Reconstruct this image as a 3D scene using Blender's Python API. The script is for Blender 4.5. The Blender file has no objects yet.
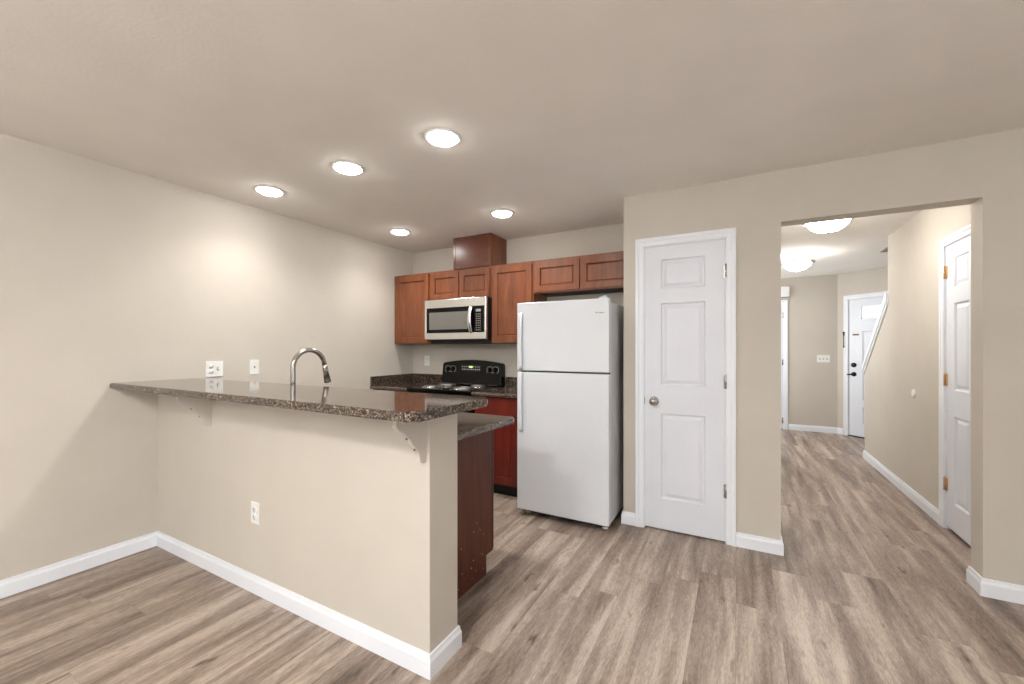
import bpy, bmesh, math, random
from mathutils import Vector, Matrix
R = math.radians
PI = math.pi
S = bpy.context.scene
COL = S.collection
random.seed(7)

# ------------------------------------------------------------ camera, sky, exposure
cam_d = bpy.data.cameras.new('camera')
cam = bpy.data.objects.new('camera', cam_d)
COL.objects.link(cam)
cam.location = (0, 0, 1.3109)
cam.rotation_euler = (R(90), 0, R(28.5905))
cam_d.sensor_width = 36
cam_d.lens = 36 * 413.3242 / 1024
cam_d.shift_x = -(513.0 - 512) / 1024
cam_d.shift_y = (348.13 - 342) / 1024
cam_d.clip_start = 0.05
S.camera = cam
S.view_settings.view_transform = 'Standard'
S.view_settings.look = 'None'
S.view_settings.exposure = -0.05
S.view_settings.gamma = 1
S.view_settings.use_curve_mapping = False

W = bpy.data.worlds.new('sky')
S.world = W
W.use_nodes = True
_bg = W.node_tree.nodes['Background']
_bg.inputs[0].default_value = (0.86, 0.93, 1.0, 1)
_bg.inputs[1].default_value = 0.8


def area(name, loc, rot, sx, sy, power, col=(1, 1, 1), spread=180):
    d = bpy.data.lights.new(name, 'AREA')
    d.shape = 'RECTANGLE'; d.size = sx; d.size_y = sy
    d.energy = power; d.color = col; d.spread = R(spread)
    o = bpy.data.objects.new(name, d); COL.objects.link(o)
    o.location = loc; o.rotation_euler = rot
    return o


# added daylight fill at unseen living room openings, tilted up to brighten the ceiling
area('uplight_patio_door', (-0.4, -3.02, 1.12), (R(163), 0, R(180)), 2.3, 1.95, 400, (0.90, 0.95, 1.0))
area('uplight_side_window', (3.32, -0.7, 1.5), (R(160), 0, R(90)), 1.7, 1.25, 90, (0.90, 0.95, 1.0))

area('foyer_fill_light', (-0.68, 7.15, 1.5), (R(90), 0, R(-90)), 0.85, 1.1, 26, (0.95, 0.98, 1.0))  # added fill to brighten the far foyer; its window is made up


# ------------------------------------------------------------ materials
def lin(c):
    return tuple(((x / 255 / 12.92) if x / 255 <= 0.04045 else ((x / 255 + 0.055) / 1.055) ** 2.4) for x in c) + (1,)


def newmat(name):
    m = bpy.data.materials.new(name); m.use_nodes = True
    nt = m.node_tree
    return m, nt, nt.nodes['Principled BSDF']


def nd(nt, t, **kw):
    n = nt.nodes.new(t)
    for k, v in kw.items():
        setattr(n, k, v)
    return n


def math_n(nt, op, a, b=None, c=None):
    n = nt.nodes.new('ShaderNodeMath'); n.operation = op
    for i, v in enumerate((a, b, c)):
        if v is None: continue
        if isinstance(v, (int, float)): n.inputs[i].default_value = v
        else: nt.links.new(v, n.inputs[i])
    return n.outputs[0]


def ramp(nt, fac, stops):
    n = nt.nodes.new('ShaderNodeValToRGB')
    el = n.color_ramp.elements
    while len(el) < len(stops): el.new(0.5)
    for e, (p, c) in zip(el, stops):
        e.position = p; e.color = lin(c) if len(c) == 3 else c
    nt.links.new(fac, n.inputs[0])
    return n.outputs[0]


def simple(name, rgb, rough=0.5, metal=0.0, bump=0.0, bscale=200, coat=0.0, spec=0.5, var=0.0, emit=None):
    m, nt, b = newmat(name)
    b.inputs['Base Color'].default_value = lin(rgb)
    b.inputs['Roughness'].default_value = rough
    b.inputs['Metallic'].default_value = metal
    b.inputs['Coat Weight'].default_value = coat
    b.inputs['Specular IOR Level'].default_value = spec
    tc = nd(nt, 'ShaderNodeTexCoord')
    if bump:
        n = nd(nt, 'ShaderNodeTexNoise'); n.inputs['Scale'].default_value = bscale
        n.inputs['Detail'].default_value = 4
        nt.links.new(tc.outputs['Object'], n.inputs['Vector'])
        bp = nd(nt, 'ShaderNodeBump'); bp.inputs['Strength'].default_value = bump
        bp.inputs['Distance'].default_value = 0.002
        nt.links.new(n.outputs[0], bp.inputs['Height'])
        nt.links.new(bp.outputs[0], b.inputs['Normal'])
    n2 = nd(nt, 'ShaderNodeTexNoise'); n2.inputs['Scale'].default_value = 3.0
    nt.links.new(tc.outputs['Object'], n2.inputs['Vector'])
    v = max(var, 0.01)
    c0 = [max(0, x * (1 - v)) for x in rgb]; c1 = [min(255, x * (1 + v)) for x in rgb]
    nt.links.new(ramp(nt, n2.outputs[0], [(0.3, c0), (0.7, c1)]), b.inputs['Base Color'])
    if emit:
        b.inputs['Emission Color'].default_value = lin(emit[0]); b.inputs['Emission Strength'].default_value = emit[1]
    return m


def wood_mat(name, dark, mid, light, rough=0.35, axis='Z', coat=0.3):
    m, nt, b = newmat(name)
    tc = nd(nt, 'ShaderNodeTexCoord'); mp = nd(nt, 'ShaderNodeMapping')
    sc = {'Z': (9, 9, 1.0), 'X': (1.0, 9, 9)}[axis]
    mp.inputs['Scale'].default_value = sc
    nt.links.new(tc.outputs['Object'], mp.inputs[0])
    n = nd(nt, 'ShaderNodeTexNoise'); n.inputs['Scale'].default_value = 2.2
    n.inputs['Detail'].default_value = 6; n.inputs['Distortion'].default_value = 0.8
    nt.links.new(mp.outputs[0], n.inputs['Vector'])
    n3 = nd(nt, 'ShaderNodeTexNoise'); n3.inputs['Scale'].default_value = 9
    n3.inputs['Detail'].default_value = 3
    nt.links.new(mp.outputs[0], n3.inputs['Vector'])
    f = math_n(nt, 'ADD', math_n(nt, 'MULTIPLY', n.outputs[0], 0.7), math_n(nt, 'MULTIPLY', n3.outputs[0], 0.3))
    nt.links.new(ramp(nt, f, [(0.28, dark), (0.5, mid), (0.74, light)]), b.inputs['Base Color'])
    b.inputs['Roughness'].default_value = rough
    b.inputs['Coat Weight'].default_value = coat
    b.inputs['Coat Roughness'].default_value = 0.25
    return m


def granite_mat():
    m, nt, b = newmat('granite')
    tc = nd(nt, 'ShaderNodeTexCoord')
    v = nd(nt, 'ShaderNodeTexVoronoi'); v.inputs['Scale'].default_value = 280
    nt.links.new(tc.outputs['Object'], v.inputs['Vector'])
    n = nd(nt, 'ShaderNodeTexNoise'); n.inputs['Scale'].default_value = 60; n.inputs['Detail'].default_value = 5
    nt.links.new(tc.outputs['Object'], n.inputs['Vector'])
    sep = nd(nt, 'ShaderNodeSeparateColor'); nt.links.new(v.outputs['Color'], sep.inputs[0])
    f = math_n(nt, 'ADD', math_n(nt, 'MULTIPLY', sep.outputs[0], 0.75), math_n(nt, 'MULTIPLY', n.outputs[0], 0.3))
    nt.links.new(ramp(nt, f, [(0.15, (10, 8, 8)), (0.43, (26, 21, 18)), (0.64, (72, 58, 49)), (0.82, (132, 112, 97)), (0.95, (192, 177, 164))]), b.inputs['Base Color'])
    b.inputs['Roughness'].default_value = 0.07
    b.inputs['IOR'].default_value = 1.9
    nt.links.new(math_n(nt, 'ADD', math_n(nt, 'MULTIPLY', f, 0.75), 0.08), b.inputs['Specular IOR Level'])
    return m


def floor_mat():
    m, nt, b = newmat('vinyl_plank')
    L = nt.links
    tc = nd(nt, 'ShaderNodeTexCoord'); sp = nd(nt, 'ShaderNodeSeparateXYZ')
    L.new(tc.outputs['Object'], sp.inputs[0])
    x, y = sp.outputs[0], sp.outputs[1]
    PW, PL = 0.182, 1.22
    rx = math_n(nt, 'DIVIDE', math_n(nt, 'ADD', x, 20.03), PW)
    row = math_n(nt, 'FLOOR', rx)
    wn = nd(nt, 'ShaderNodeTexWhiteNoise', noise_dimensions='1D'); L.new(row, wn.inputs['W'])
    ry = math_n(nt, 'ADD', math_n(nt, 'DIVIDE', math_n(nt, 'ADD', y, 20.0), PL), math_n(nt, 'MULTIPLY', wn.outputs[0], 3.7))
    idx = math_n(nt, 'FLOOR', ry)
    cv = nd(nt, 'ShaderNodeCombineXYZ'); L.new(row, cv.inputs[0]); L.new(idx, cv.inputs[1])
    w2 = nd(nt, 'ShaderNodeTexWhiteNoise', noise_dimensions='3D'); L.new(cv.outputs[0], w2.inputs['Vector'])
    rnd = w2.outputs['Value']
    def noise(sx, sy, rz, det, dist=0.0, rough=0.5):
        v = nd(nt, 'ShaderNodeCombineXYZ')
        L.new(math_n(nt, 'MULTIPLY', x, sx), v.inputs[0]); L.new(math_n(nt, 'MULTIPLY', y, sy), v.inputs[1])
        L.new(math_n(nt, 'MULTIPLY', rnd, rz), v.inputs[2])
        n = nd(nt, 'ShaderNodeTexNoise'); n.inputs['Scale'].default_value = 1.0; n.inputs['Detail'].default_value = det
        n.inputs['Roughness'].default_value = rough; n.inputs['Distortion'].default_value = dist
        L.new(v.outputs[0], n.inputs['Vector'])
        return n.outputs[0]
    n1 = noise(10.0, 0.8, 37.0, 2, 0.4)              # broad soft bands along the plank
    n2 = noise(48.0, 3.5, 91.0, 4, 0.6, 0.6)         # streaks
    n4 = noise(210.0, 30.0, 11.0, 2, 0.3, 0.7)       # fine pores
    n3 = noise(16.0, 5.0, 53.0, 3)                   # smudges and knots
    nl = noise(7.0, 1.3, 23.0, 1, 0.8)               # arched growth rings
    ring = math_n(nt, 'SINE', math_n(nt, 'MULTIPLY', nl, 130.0))
    f = math_n(nt, 'ADD', math_n(nt, 'MULTIPLY', n1, 0.52), math_n(nt, 'MULTIPLY', n2, 0.20))
    f = math_n(nt, 'ADD', f, math_n(nt, 'MULTIPLY', n4, 0.24))
    f = math_n(nt, 'ADD', f, math_n(nt, 'MULTIPLY', n3, 0.10))
    f = math_n(nt, 'ADD', f, math_n(nt, 'MULTIPLY', ring, 0.010))
    kn = math_n(nt, 'MULTIPLY', math_n(nt, 'MAXIMUM', math_n(nt, 'SUBTRACT', n3, 0.66), 0.0), -1.6)
    f = math_n(nt, 'ADD', f, kn)
    f = math_n(nt, 'ADD', f, math_n(nt, 'MULTIPLY', math_n(nt, 'SUBTRACT', rnd, 0.5), 0.03))
    col = ramp(nt, f, FLOOR_STOPS)
    # seams
    fx = math_n(nt, 'FRACT', rx); fy = math_n(nt, 'FRACT', ry)
    ex = math_n(nt, 'MULTIPLY', math_n(nt, 'MINIMUM', fx, math_n(nt, 'SUBTRACT', 1.0, fx)), PW)
    ey = math_n(nt, 'MULTIPLY', math_n(nt, 'MINIMUM', fy, math_n(nt, 'SUBTRACT', 1.0, fy)), PL)
    e = math_n(nt, 'MINIMUM', ex, ey)
    seam = math_n(nt, 'LESS_THAN', e, 0.0011)
    mx = nd(nt, 'ShaderNodeMixRGB', blend_type='MULTIPLY')
    L.new(math_n(nt, 'MULTIPLY', seam, 0.3), mx.inputs[0]); L.new(col, mx.inputs[1]); mx.inputs[2].default_value = (0.25, 0.2, 0.18, 1)
    L.new(mx.outputs[0], b.inputs['Base Color'])
    b.inputs['Roughness'].default_value = 0.42
    bp = nd(nt, 'ShaderNodeBump'); bp.inputs['Strength'].default_value = 0.12; bp.inputs['Distance'].default_value = 0.002
    L.new(n4, bp.inputs['Height']); L.new(bp.outputs[0], b.inputs['Normal'])
    return m


def glass_mat():
    m, nt, b = newmat('window_glass')
    nt.nodes.remove(b)
    out = [n for n in nt.nodes if n.type == 'OUTPUT_MATERIAL'][0]
    t = nd(nt, 'ShaderNodeBsdfTransparent'); g = nd(nt, 'ShaderNodeBsdfGlossy'); g.inputs['Roughness'].default_value = 0.02
    fr = nd(nt, 'ShaderNodeFresnel'); fr.inputs[0].default_value = 1.45
    mx = nd(nt, 'ShaderNodeMixShader')
    nt.links.new(fr.outputs[0], mx.inputs[0]); nt.links.new(t.outputs[0], mx.inputs[1]); nt.links.new(g.outputs[0], mx.inputs[2])
    nt.links.new(mx.outputs[0], out.inputs[0])
    return m


def emis(name, rgb, strength):
    m, nt, b = newmat(name)
    b.inputs['Base Color'].default_value = lin((240, 240, 235))
    b.inputs['Emission Color'].default_value = lin(rgb)
    b.inputs['Emission Strength'].default_value = strength
    return m


FLOOR_STOPS = [(0.34, (72, 59, 52)), (0.44, (122, 106, 95)), (0.53, (155, 138, 125)), (0.65, (196, 181, 168))]
M = {
    'wall': simple('wall_paint', (204, 197, 186), 0.75, bump=0.25, bscale=110),
    'ceil': simple('ceiling_paint', (238, 234, 228), 0.85, bump=0.4, bscale=70),
    'trim': simple('trim_paint', (240, 244, 251), 0.35),
    'door': simple('door_paint', (228, 232, 240), 0.38),
    'floor': floor_mat(),
    'granite': granite_mat(),
    'cherry': wood_mat('cherry_wood', (92, 45, 22), (122, 66, 35), (142, 82, 47), rough=0.38),
    'cherry_h': wood_mat('cherry_wood_crosswise', (78, 34, 20), (96, 46, 28), (112, 58, 38), axis='X', rough=0.3),
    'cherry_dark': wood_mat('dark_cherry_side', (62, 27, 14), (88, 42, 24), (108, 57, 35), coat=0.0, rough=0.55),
    'base_red': wood_mat('red_cherry_base', (84, 24, 16), (108, 34, 23), (126, 46, 32), rough=0.4, coat=0.1),
    'inside': simple('cabinet_underside', (40, 26, 20), 0.7),
    'white_app': simple('white_enamel', (221, 225, 231), 0.28, bump=0.12, bscale=500, coat=0.2),
    'shaded_side': simple('shaded_appliance_side', (205, 206, 208), 0.45, bump=0.15, bscale=400),  # white side panel, its shading painted in as light grey
    'black': simple('black_enamel', (5, 5, 6), 0.12, spec=0.25),
    'black_matte': simple('black_matte', (14, 14, 15), 0.55),
    'gasket': simple('gasket', (95, 96, 98), 0.7),
    'steel': simple('stainless_steel', (228, 228, 227), 0.27, 1.0, bump=0.05, bscale=600),
    'nickel': simple('brushed_nickel', (176, 172, 165), 0.24, 1.0),
    'lightened_coil_metal': simple('lightened_coil_metal', (165, 163, 160), 0.3, 0.9),  # coil colour lightened to stand for downlight reflections
    'dark_nickel': simple('dark_metal', (70, 68, 64), 0.35, 0.8),
    'chrome': simple('chrome', (225, 225, 225), 0.1, 1.0),
    'brass': simple('brass', (210, 172, 128), 0.3, 1.0),
    'bronze': simple('dark_bronze', (22, 20, 19), 0.4, 0.4),
    'window_mesh': simple('microwave_window_screen', (112, 110, 106), 0.2, coat=0.6),
    'plastic': simple('white_plastic', (240, 240, 238), 0.35),
    'slot': simple('dark_slot', (40, 38, 36), 0.7),
    'grey_mark': simple('grey_print', (225, 227, 229), 0.5),
    'logo': simple('logo_print', (40, 42, 48), 0.4, 0.3),
    'green': emis('green_display', (150, 220, 40), 1.6),
    'display': simple('pale_display', (150, 158, 160), 0.3),
    'lamp_on': emis('lamp_diffuser', (255, 252, 246), 60.0),
    'dome_on': emis('dome_diffuser', (255, 251, 246), 54.0),
    'bulb_on': emis('bulb_glow', (255, 250, 243), 110.0),
    'dome_bright': emis('bright_dome_diffuser', (255, 251, 246), 225.0),
    'glass': glass_mat(),
    'day_lite': emis('daylight_glow_pane', (255, 255, 255), 2.2),  # pane gives off its own light in place of daylight behind it
    'screw': simple('screw_steel', (120, 118, 112), 0.3, 0.9),
    'vent': simple('vent_grey', (128, 124, 118), 0.6),
    'carpet': simple('stair_carpet', (176, 166, 152), 0.95, bump=0.6, bscale=300),
    'plate_brown': simple('bronze_plate', (128, 92, 66), 0.45, 0.3),
    'scuff': simple('pale_scuff', (214, 194, 178), 0.7),
}


# ------------------------------------------------------------ mesh helpers
class B:
    """collects shapes, built as one mesh object"""
    def __init__(s, mat='trim'):
        s.bm = bmesh.new(); s.mats = []; s.mi(mat); s.smooth = []

    def mi(s, k):
        if k not in s.mats: s.mats.append(k)
        return s.mats.index(k)

    def face(s, vs, mat=None, smooth=False):
        try: f = s.bm.faces.new(vs)
        except ValueError: return None
        f.material_index = s.mi(mat) if mat else 0
        f.smooth = smooth
        return f

    def box(s, x0, x1, y0, y1, z0, z1, mat=None):
        v = [s.bm.verts.new((x, y, z)) for z in (z0, z1) for y in (y0, y1) for x in (x0, x1)]
        for a in ((0, 2, 3, 1), (4, 5, 7, 6), (0, 1, 5, 4), (2, 6, 7, 3), (0, 4, 6, 2), (1, 3, 7, 5)):
            s.face([v[i] for i in a], mat)
        return s

    def prism(s, pts, fn, a0, a1, mat=None):
        """pts 2D outline; fn(p, a)->xyz"""
        lo = [s.bm.verts.new(fn(p, a0)) for p in pts]; hi = [s.bm.verts.new(fn(p, a1)) for p in pts]
        s.face(lo[::-1], mat); s.face(hi, mat)
        n = len(pts)
        for i in range(n): s.face([lo[i], lo[(i + 1) % n], hi[(i + 1) % n], hi[i]], mat)
        return s

    def tube(s, pts, rad, n=12, mat=None, cap=True, sq=None):
        pts = [Vector(p) for p in pts]
        rs = rad if isinstance(rad, (list, tuple)) else [rad] * len(pts)
        rings = []; up = None
        for i, p in enumerate(pts):
            t = (pts[min(i + 1, len(pts) - 1)] - pts[max(i - 1, 0)]).normalized()
            if up is None:
                up = Vector((0, 0, 1)) if abs(t.z) < 0.9 else Vector((1, 0, 0))
            a = t.cross(up).normalized(); up = a.cross(t).normalized()
            k = sq or (1, 1)
            rings.append([s.bm.verts.new(p + a * math.cos(2 * PI * j / n) * rs[i] * k[0] + up * math.sin(2 * PI * j / n) * rs[i] * k[1]) for j in range(n)])
        for i in range(len(rings) - 1):
            for j in range(n):
                s.face([rings[i][j], rings[i][(j + 1) % n], rings[i + 1][(j + 1) % n], rings[i + 1][j]], mat, True)
        if cap: s.face(rings[0][::-1], mat); s.face(rings[-1], mat)
        return s

    def lathe(s, prof, c=(0, 0, 0), n=32, mat=None, axis='Z', smooth=True):
        """prof: list of (r, h) along axis"""
        def P(r, h, a):
            u, v = r * math.cos(a), r * math.sin(a)
            q = {'Z': (u, v, h), 'Y': (u, h, v), 'X': (h, u, v)}[axis]
            return (q[0] + c[0], q[1] + c[1], q[2] + c[2])
        rings = []
        for r, h in prof:
            if r < 1e-6: rings.append([s.bm.verts.new(P(0, h, 0))])
            else: rings.append([s.bm.verts.new(P(r, h, 2 * PI * j / n)) for j in range(n)])
        for a, b_ in zip(rings, rings[1:]):
            for j in range(n):
                k = (j + 1) % n
                if len(a) == 1 and len(b_) == 1: continue
                if len(a) == 1: s.face([a[0], b_[j], b_[k]], mat, smooth)
                elif len(b_) == 1: s.face([a[j], a[k], b_[0]], mat, smooth)
                else: s.face([a[j], a[k], b_[k], b_[j]], mat, smooth)
        if len(rings[0]) > 1: s.face(rings[0][::-1], mat)
        if len(rings[-1]) > 1: s.face(rings[-1], mat)
        return s

    def sweep(s, path, prof, fn, mat=None, closed=False):
        """path: 2D points, prof: (offset to the right, height); mitred corners"""
        n = len(path); cols = []
        for i in range(n):
            p = Vector(path[i])
            def nr(a, b_):
                d = (Vector(b_) - Vector(a)).normalized(); return Vector((d.y, -d.x))
            if closed or 0 < i < n - 1:
                n1 = nr(path[i - 1], path[i]); n2 = nr(path[i], path[(i + 1) % n])
                m = (n1 + n2); m = m / (m.length_squared / 2) if m.length > 1e-6 else n1
            elif i == 0: m = nr(path[0], path[1])
            else: m = nr(path[-2], path[-1])
            cols.append([s.bm.verts.new(fn(p + m * o, h)) for o, h in prof])
        k = len(prof)
        rng = range(n) if closed else range(n - 1)
        for i in rng:
            a, b_ = cols[i], cols[(i + 1) % n]
            for j in range(k):
                s.face([a[j], a[(j + 1) % k], b_[(j + 1) % k], b_[j]], mat)
        if not closed: s.face(cols[0][::-1], mat); s.face(cols[-1], mat)
        return s

    def paneled(s, x0, x1, z0, z1, th, panels, rings, mat=None, y=0.0):
        """slab whose front (facing -y) has recessed/raised panels; rings=(inset, depth)"""
        xs = sorted({x0, x1} | {p[0] for p in panels} | {p[1] for p in panels})
        zs = sorted({z0, z1} | {p[2] for p in panels} | {p[3] for p in panels})
        V = {(i, j): s.bm.verts.new((x, y, z)) for i, x in enumerate(xs) for j, z in enumerate(zs)}
        done = {}
        for i in range(len(xs) - 1):
            for j in range(len(zs) - 1):
                cx, cz = (xs[i] + xs[i + 1]) / 2, (zs[j] + zs[j + 1]) / 2
                if any(p[0] < cx < p[1] and p[2] < cz < p[3] for p in panels): continue
                s.face([V[i, j], V[i + 1, j], V[i + 1, j + 1], V[i, j + 1]], mat)
        for p in panels:
            ia, ib = xs.index(p[0]), xs.index(p[1]); ja, jb = zs.index(p[2]), zs.index(p[3])
            loop = [V[i, ja] for i in range(ia, ib)] + [V[ib, j] for j in range(ja, jb)] + [V[i, jb] for i in range(ib, ia, -1)] + [V[ia, j] for j in range(jb, ja, -1)]
            cur = [V[ia, ja], V[ib, ja], V[ib, jb], V[ia, jb]]
            if len(loop) != 4:   # intermediate verts on the rim: duplicate corners
                cur = [s.bm.verts.new(v.co) for v in cur]
            for ins, dp in rings:
                nx = [s.bm.verts.new((a, y + dp, c)) for a, c in ((p[0] + ins, p[2] + ins), (p[1] - ins, p[2] + ins), (p[1] - ins, p[3] - ins), (p[0] + ins, p[3] - ins))]
                for k in range(4): s.face([cur[k], cur[(k + 1) % 4], nx[(k + 1) % 4], nx[k]], mat)
                cur = nx
            s.face(cur, mat)
        bk = [s.bm.verts.new((a, y + th, c)) for a, c in ((x0, z0), (x1, z0), (x1, z1), (x0, z1))]
        fr = [s.bm.verts.new((a, y, c)) for a, c in ((x0, z0), (x1, z0), (x1, z1), (x0, z1))]
        s.face(bk[::-1], mat)
        for k in range(4): s.face([fr[(k + 1) % 4], fr[k], bk[k], bk[(k + 1) % 4]], mat)
        return s

    def build(s, name, parent=None, loc=(0, 0, 0), rz=0, bevel=0, seg=2, fixn=True):
        if fixn: bmesh.ops.recalc_face_normals(s.bm, faces=s.bm.faces[:])
        me = bpy.data.meshes.new(name); s.bm.to_mesh(me); s.bm.free()
        for k in s.mats: me.materials.append(M[k])
        o = bpy.data.objects.new(name, me); COL.objects.link(o)
        o.location = loc; o.rotation_euler = (0, 0, rz)
        if parent: o.parent = parent
        if bevel:
            md = o.modifiers.new('bevel', 'BEVEL'); md.width = bevel; md.segments = seg
            md.limit_method = 'ANGLE'; md.angle_limit = R(40)
        return o


def tag(o, label=None, cat=None, group=None, kind=None):
    if label: o['label'] = label
    if cat: o['category'] = cat
    if group: o['group'] = group
    if kind: o['kind'] = kind
    return o


def thing(name, loc=(0, 0, 0), rz=0, label=None, cat=None, group=None, kind=None):
    o = bpy.data.objects.new(name, None); COL.objects.link(o)
    o.empty_display_size = 0.1
    o.location = loc; o.rotation_euler = (0, 0, rz)
    return tag(o, label, cat, group, kind)


def copy_tree(o, parent=None):
    c = o.copy(); COL.objects.link(c)
    if parent: c.parent = parent
    for ch in list(o.children): copy_tree(ch, c)
    return c


H = 2.44
XL, YB, YP, YPB, YW, YWB = -3.4, 3.752, 1.289, 1.474, 3.117, 3.247
XPE = -1.081            # free end of the half wall
XO0, XO1 = 0.238, 1.139  # hallway opening
XH0, XH1 = 0.02, 1.325   # hallway walls
YF = 7.96                # far wall


# ------------------------------------------------------------ structure
def wall(name, org, ang, length, thick, holes=(), h=H, label=None):
    """visible face on local y=0, thickness towards +y; holes (a,b,z0,z1)"""
    b = B('wall')
    xs = sorted({0, length} | {q for c in holes for q in c[:2]})
    for a, c in zip(xs, xs[1:]):
        hs = [q for q in holes if q[0] <= (a + c) / 2 <= q[1]]
        z = 0
        for q in sorted(hs, key=lambda q: q[2]):
            if q[2] > z: b.box(a, c, 0, thick, z, q[2])
            z = q[3]
        if z < h: b.box(a, c, 0, thick, z, h)
    o = b.build(name, None, (org[0], org[1], 0), ang)
    return tag(o, label, 'wall', kind='structure')


fl = B('floor').box(-3.5, 3.5, -3.3, 8.9, -0.1, 0).build('floor')
tag(fl, 'grey brown wood-look plank floor running through all rooms', 'floor', kind='structure')
ce = B('ceil').box(-3.5, 3.5, -3.3, 8.9, H, H + 0.1).build('ceiling')
tag(ce, 'flat beige painted ceiling', 'ceiling', kind='structure')

wall('wall_left', (XL, -3.1), R(90), YB + 3.2, 0.1, label='long beige wall on the left running into the kitchen')
wall('wall_back', (XL, YB), 0, 3.4 + XH0 - 0.1, 0.1, label='kitchen back wall behind the stove and fridge')
wall('wall_peninsula', (XL, YP), 0, XPE - XL, YPB - YP, h=1.06, label='beige half wall carrying the granite bar')
wall('wall_middle', (-0.755, YW), 0, 3.3 + 0.755, YWB - YW,
     [(0.755 - 0.606, 0.755 - 0.072, 0, 2.05), (0.755 + XO0, 0.755 + XO1, 0, 2.113)], label='beige wall with the closet door and hallway opening')
wall('wall_alcove', (-0.755, YB), R(-90), YB - YWB, 0.1, label='short wall end beside the fridge')
wall('wall_hall_left', (XH0, YWB), R(90), 6.3 - YWB, 0.12, label='left hallway wall')
wall('wall_foyer_left', (-0.75, 6.3), R(90), YF - 6.3 + 0.1, 0.1, [(0.4, 1.3, 0.9, 2.1)], label='left wall of the foyer')
wall('wall_foyer_front', (XH0 - 0.12, 6.3 - 0.0), R(180), 0.75, 0.1, label='foyer wall facing the front door')
wall('wall_far', (-0.75, YF), 0, 1.34 + 0.75, 0.1, [(0.62, 0.75 + 0.64, 0, 2.03)], label='far foyer wall with switches and door chime')
wall('wall_angled', (1.34, YF), R(-45), 1.62, 0.1, [(0.155, 1.075, 0, 2.04)], label='angled foyer wall holding the front door')
wall('wall_stair', (2.45, 8.2), R(-90), 8.2 - YWB, 0.1, label='outer wall of the stairs')
# hallway right wall with closet door hole and sloping knee wall
b = B('wall')
b.box(XH1, XH1 + 0.115, YWB, 3.371, 0, H); b.box(XH1, XH1 + 0.115, 3.371, 4.152, 2.05, H)
b.box(XH1, XH1 + 0.115, 4.152, 5.47, 0, H)
b.prism([(5.47, 0), (6.345, 0), (6.345, 1.03), (5.47, 1.76)], lambda p, a: (a, p[0], p[1]), XH1, XH1 + 0.115)
tag(b.build('wall_hall_right'), 'right hallway wall with sloping stair knee wall at its far end', 'wall', kind='structure')
# living room behind the camera
wall('wall_living_back', (3.3, -3.1), R(180), 6.7, 0.1, [(2.5, 4.9, 0, 2.1)], label='living room wall with the glass patio door')
wall('wall_right', (3.4, YWB), R(-90), YWB + 3.1, 0.1, [(2.95, 4.9, 0.85, 2.15)], label='right living room wall with a window')

BASE = [(0, 0), (0.014, 0), (0.014, 0.066), (0.0095, 0.078), (0.008, 0.092), (0, 0.092)]


def baseboard(name, path, label):
    b = B('trim')
    b.sweep(path, BASE, lambda p, h: (p[0], p[1], h))
    tag(b.build(name), label, 'baseboard', kind='structure')


baseboard('baseboard_left', [(XL, -3.1), (XL, YP)], 'white baseboard along the left wall')
baseboard('baseboard_peninsula', [(XL + .014, YP), (XPE, YP), (XPE, YPB), (-1.283, YPB)], 'white baseboard wrapping the half wall')
baseboard('baseboard_alcove', [(-0.755, 3.7), (-0.755, YW), (-0.664, YW)], 'short white baseboard between fridge and closet door')
baseboard('baseboard_middle', [(-0.015, YW), (XO0, YW), (XO0, YWB), (XH0, YWB), (XH0, 6.3)], 'white baseboard between closet door and hallway opening')
baseboard('baseboard_right', [(XH1, 3.306), (XH1, YWB), (XO1, YWB), (XO1, YW), (3.3, YW)], 'white baseboard wrapping the right side of the opening')
baseboard('baseboard_hall', [(XH1 + .115, 6.345), (XH1, 6.345), (XH1, 4.213)], 'white baseboard along the hallway right wall')
k = math.sqrt(0.5)
baseboard('baseboard_far', [(0.711, YF), (1.34, YF), (1.34 + 0.085 * k, YF - 0.085 * k)], 'white baseboard on the far foyer wall')

CAS = [(0, 0), (0, 0.010), (0.012, 0.013), (0.030, 0.013), (0.038, 0.018), (0.056, 0.018), (0.060, 0.014), (0.060, 0)]


def casing(parent, x0, x1, zt, depth, mat='trim', name='casing', zb=0):
    """U-shaped casing round an opening in local coords (face y=0, room -y) with jamb lining and stop"""
    b = B(mat)
    b.sweep([(x0, zb), (x0, zt), (x1, zt), (x1, zb)], [(-o, h) for o, h in CAS], lambda p, h: (p[0], -h, p[1]))
    b.box(x0 - 0.001, x0 + 0.004, 0, depth, zb, zt); b.box(x1 - 0.004, x1 + 0.001, 0, depth, zb, zt)
    b.box(x0, x1, 0, depth, zt - 0.004, zt + 0.001)
    b.box(x0, x0 + 0.014, 0.045, 0.075, zb, zt); b.box(x1 - 0.014, x1, 0.045, 0.075, zb, zt)
    b.box(x0, x1, 0.045, 0.075, zt - 0.014, zt)
    return b.build(name, parent)


def hinge(parent, x, z, mat, side=1):
    b = B(mat)
    b.tube([(x, -0.006, z - 0.045), (x, -0.006, z + 0.045)], 0.0065, 10)
    lw = 0.03 if mat == 'brass' else 0.014
    b.box(x - lw, x + lw, -0.0035, 0.001, z - 0.044, z + 0.044)
    b.lathe([(0, 0.045), (0.005, 0.047), (0, 0.053)], (x, -0.006, z), 10)
    o = b.build('hinge', parent)
    o['label'] = {'brass': 'brass hinge', 'nickel': 'nickel hinge'}[mat]


DOOR_RINGS = [(0.009, 0.012), (0.018, 0.012), (0.040, 0.003)]

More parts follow.
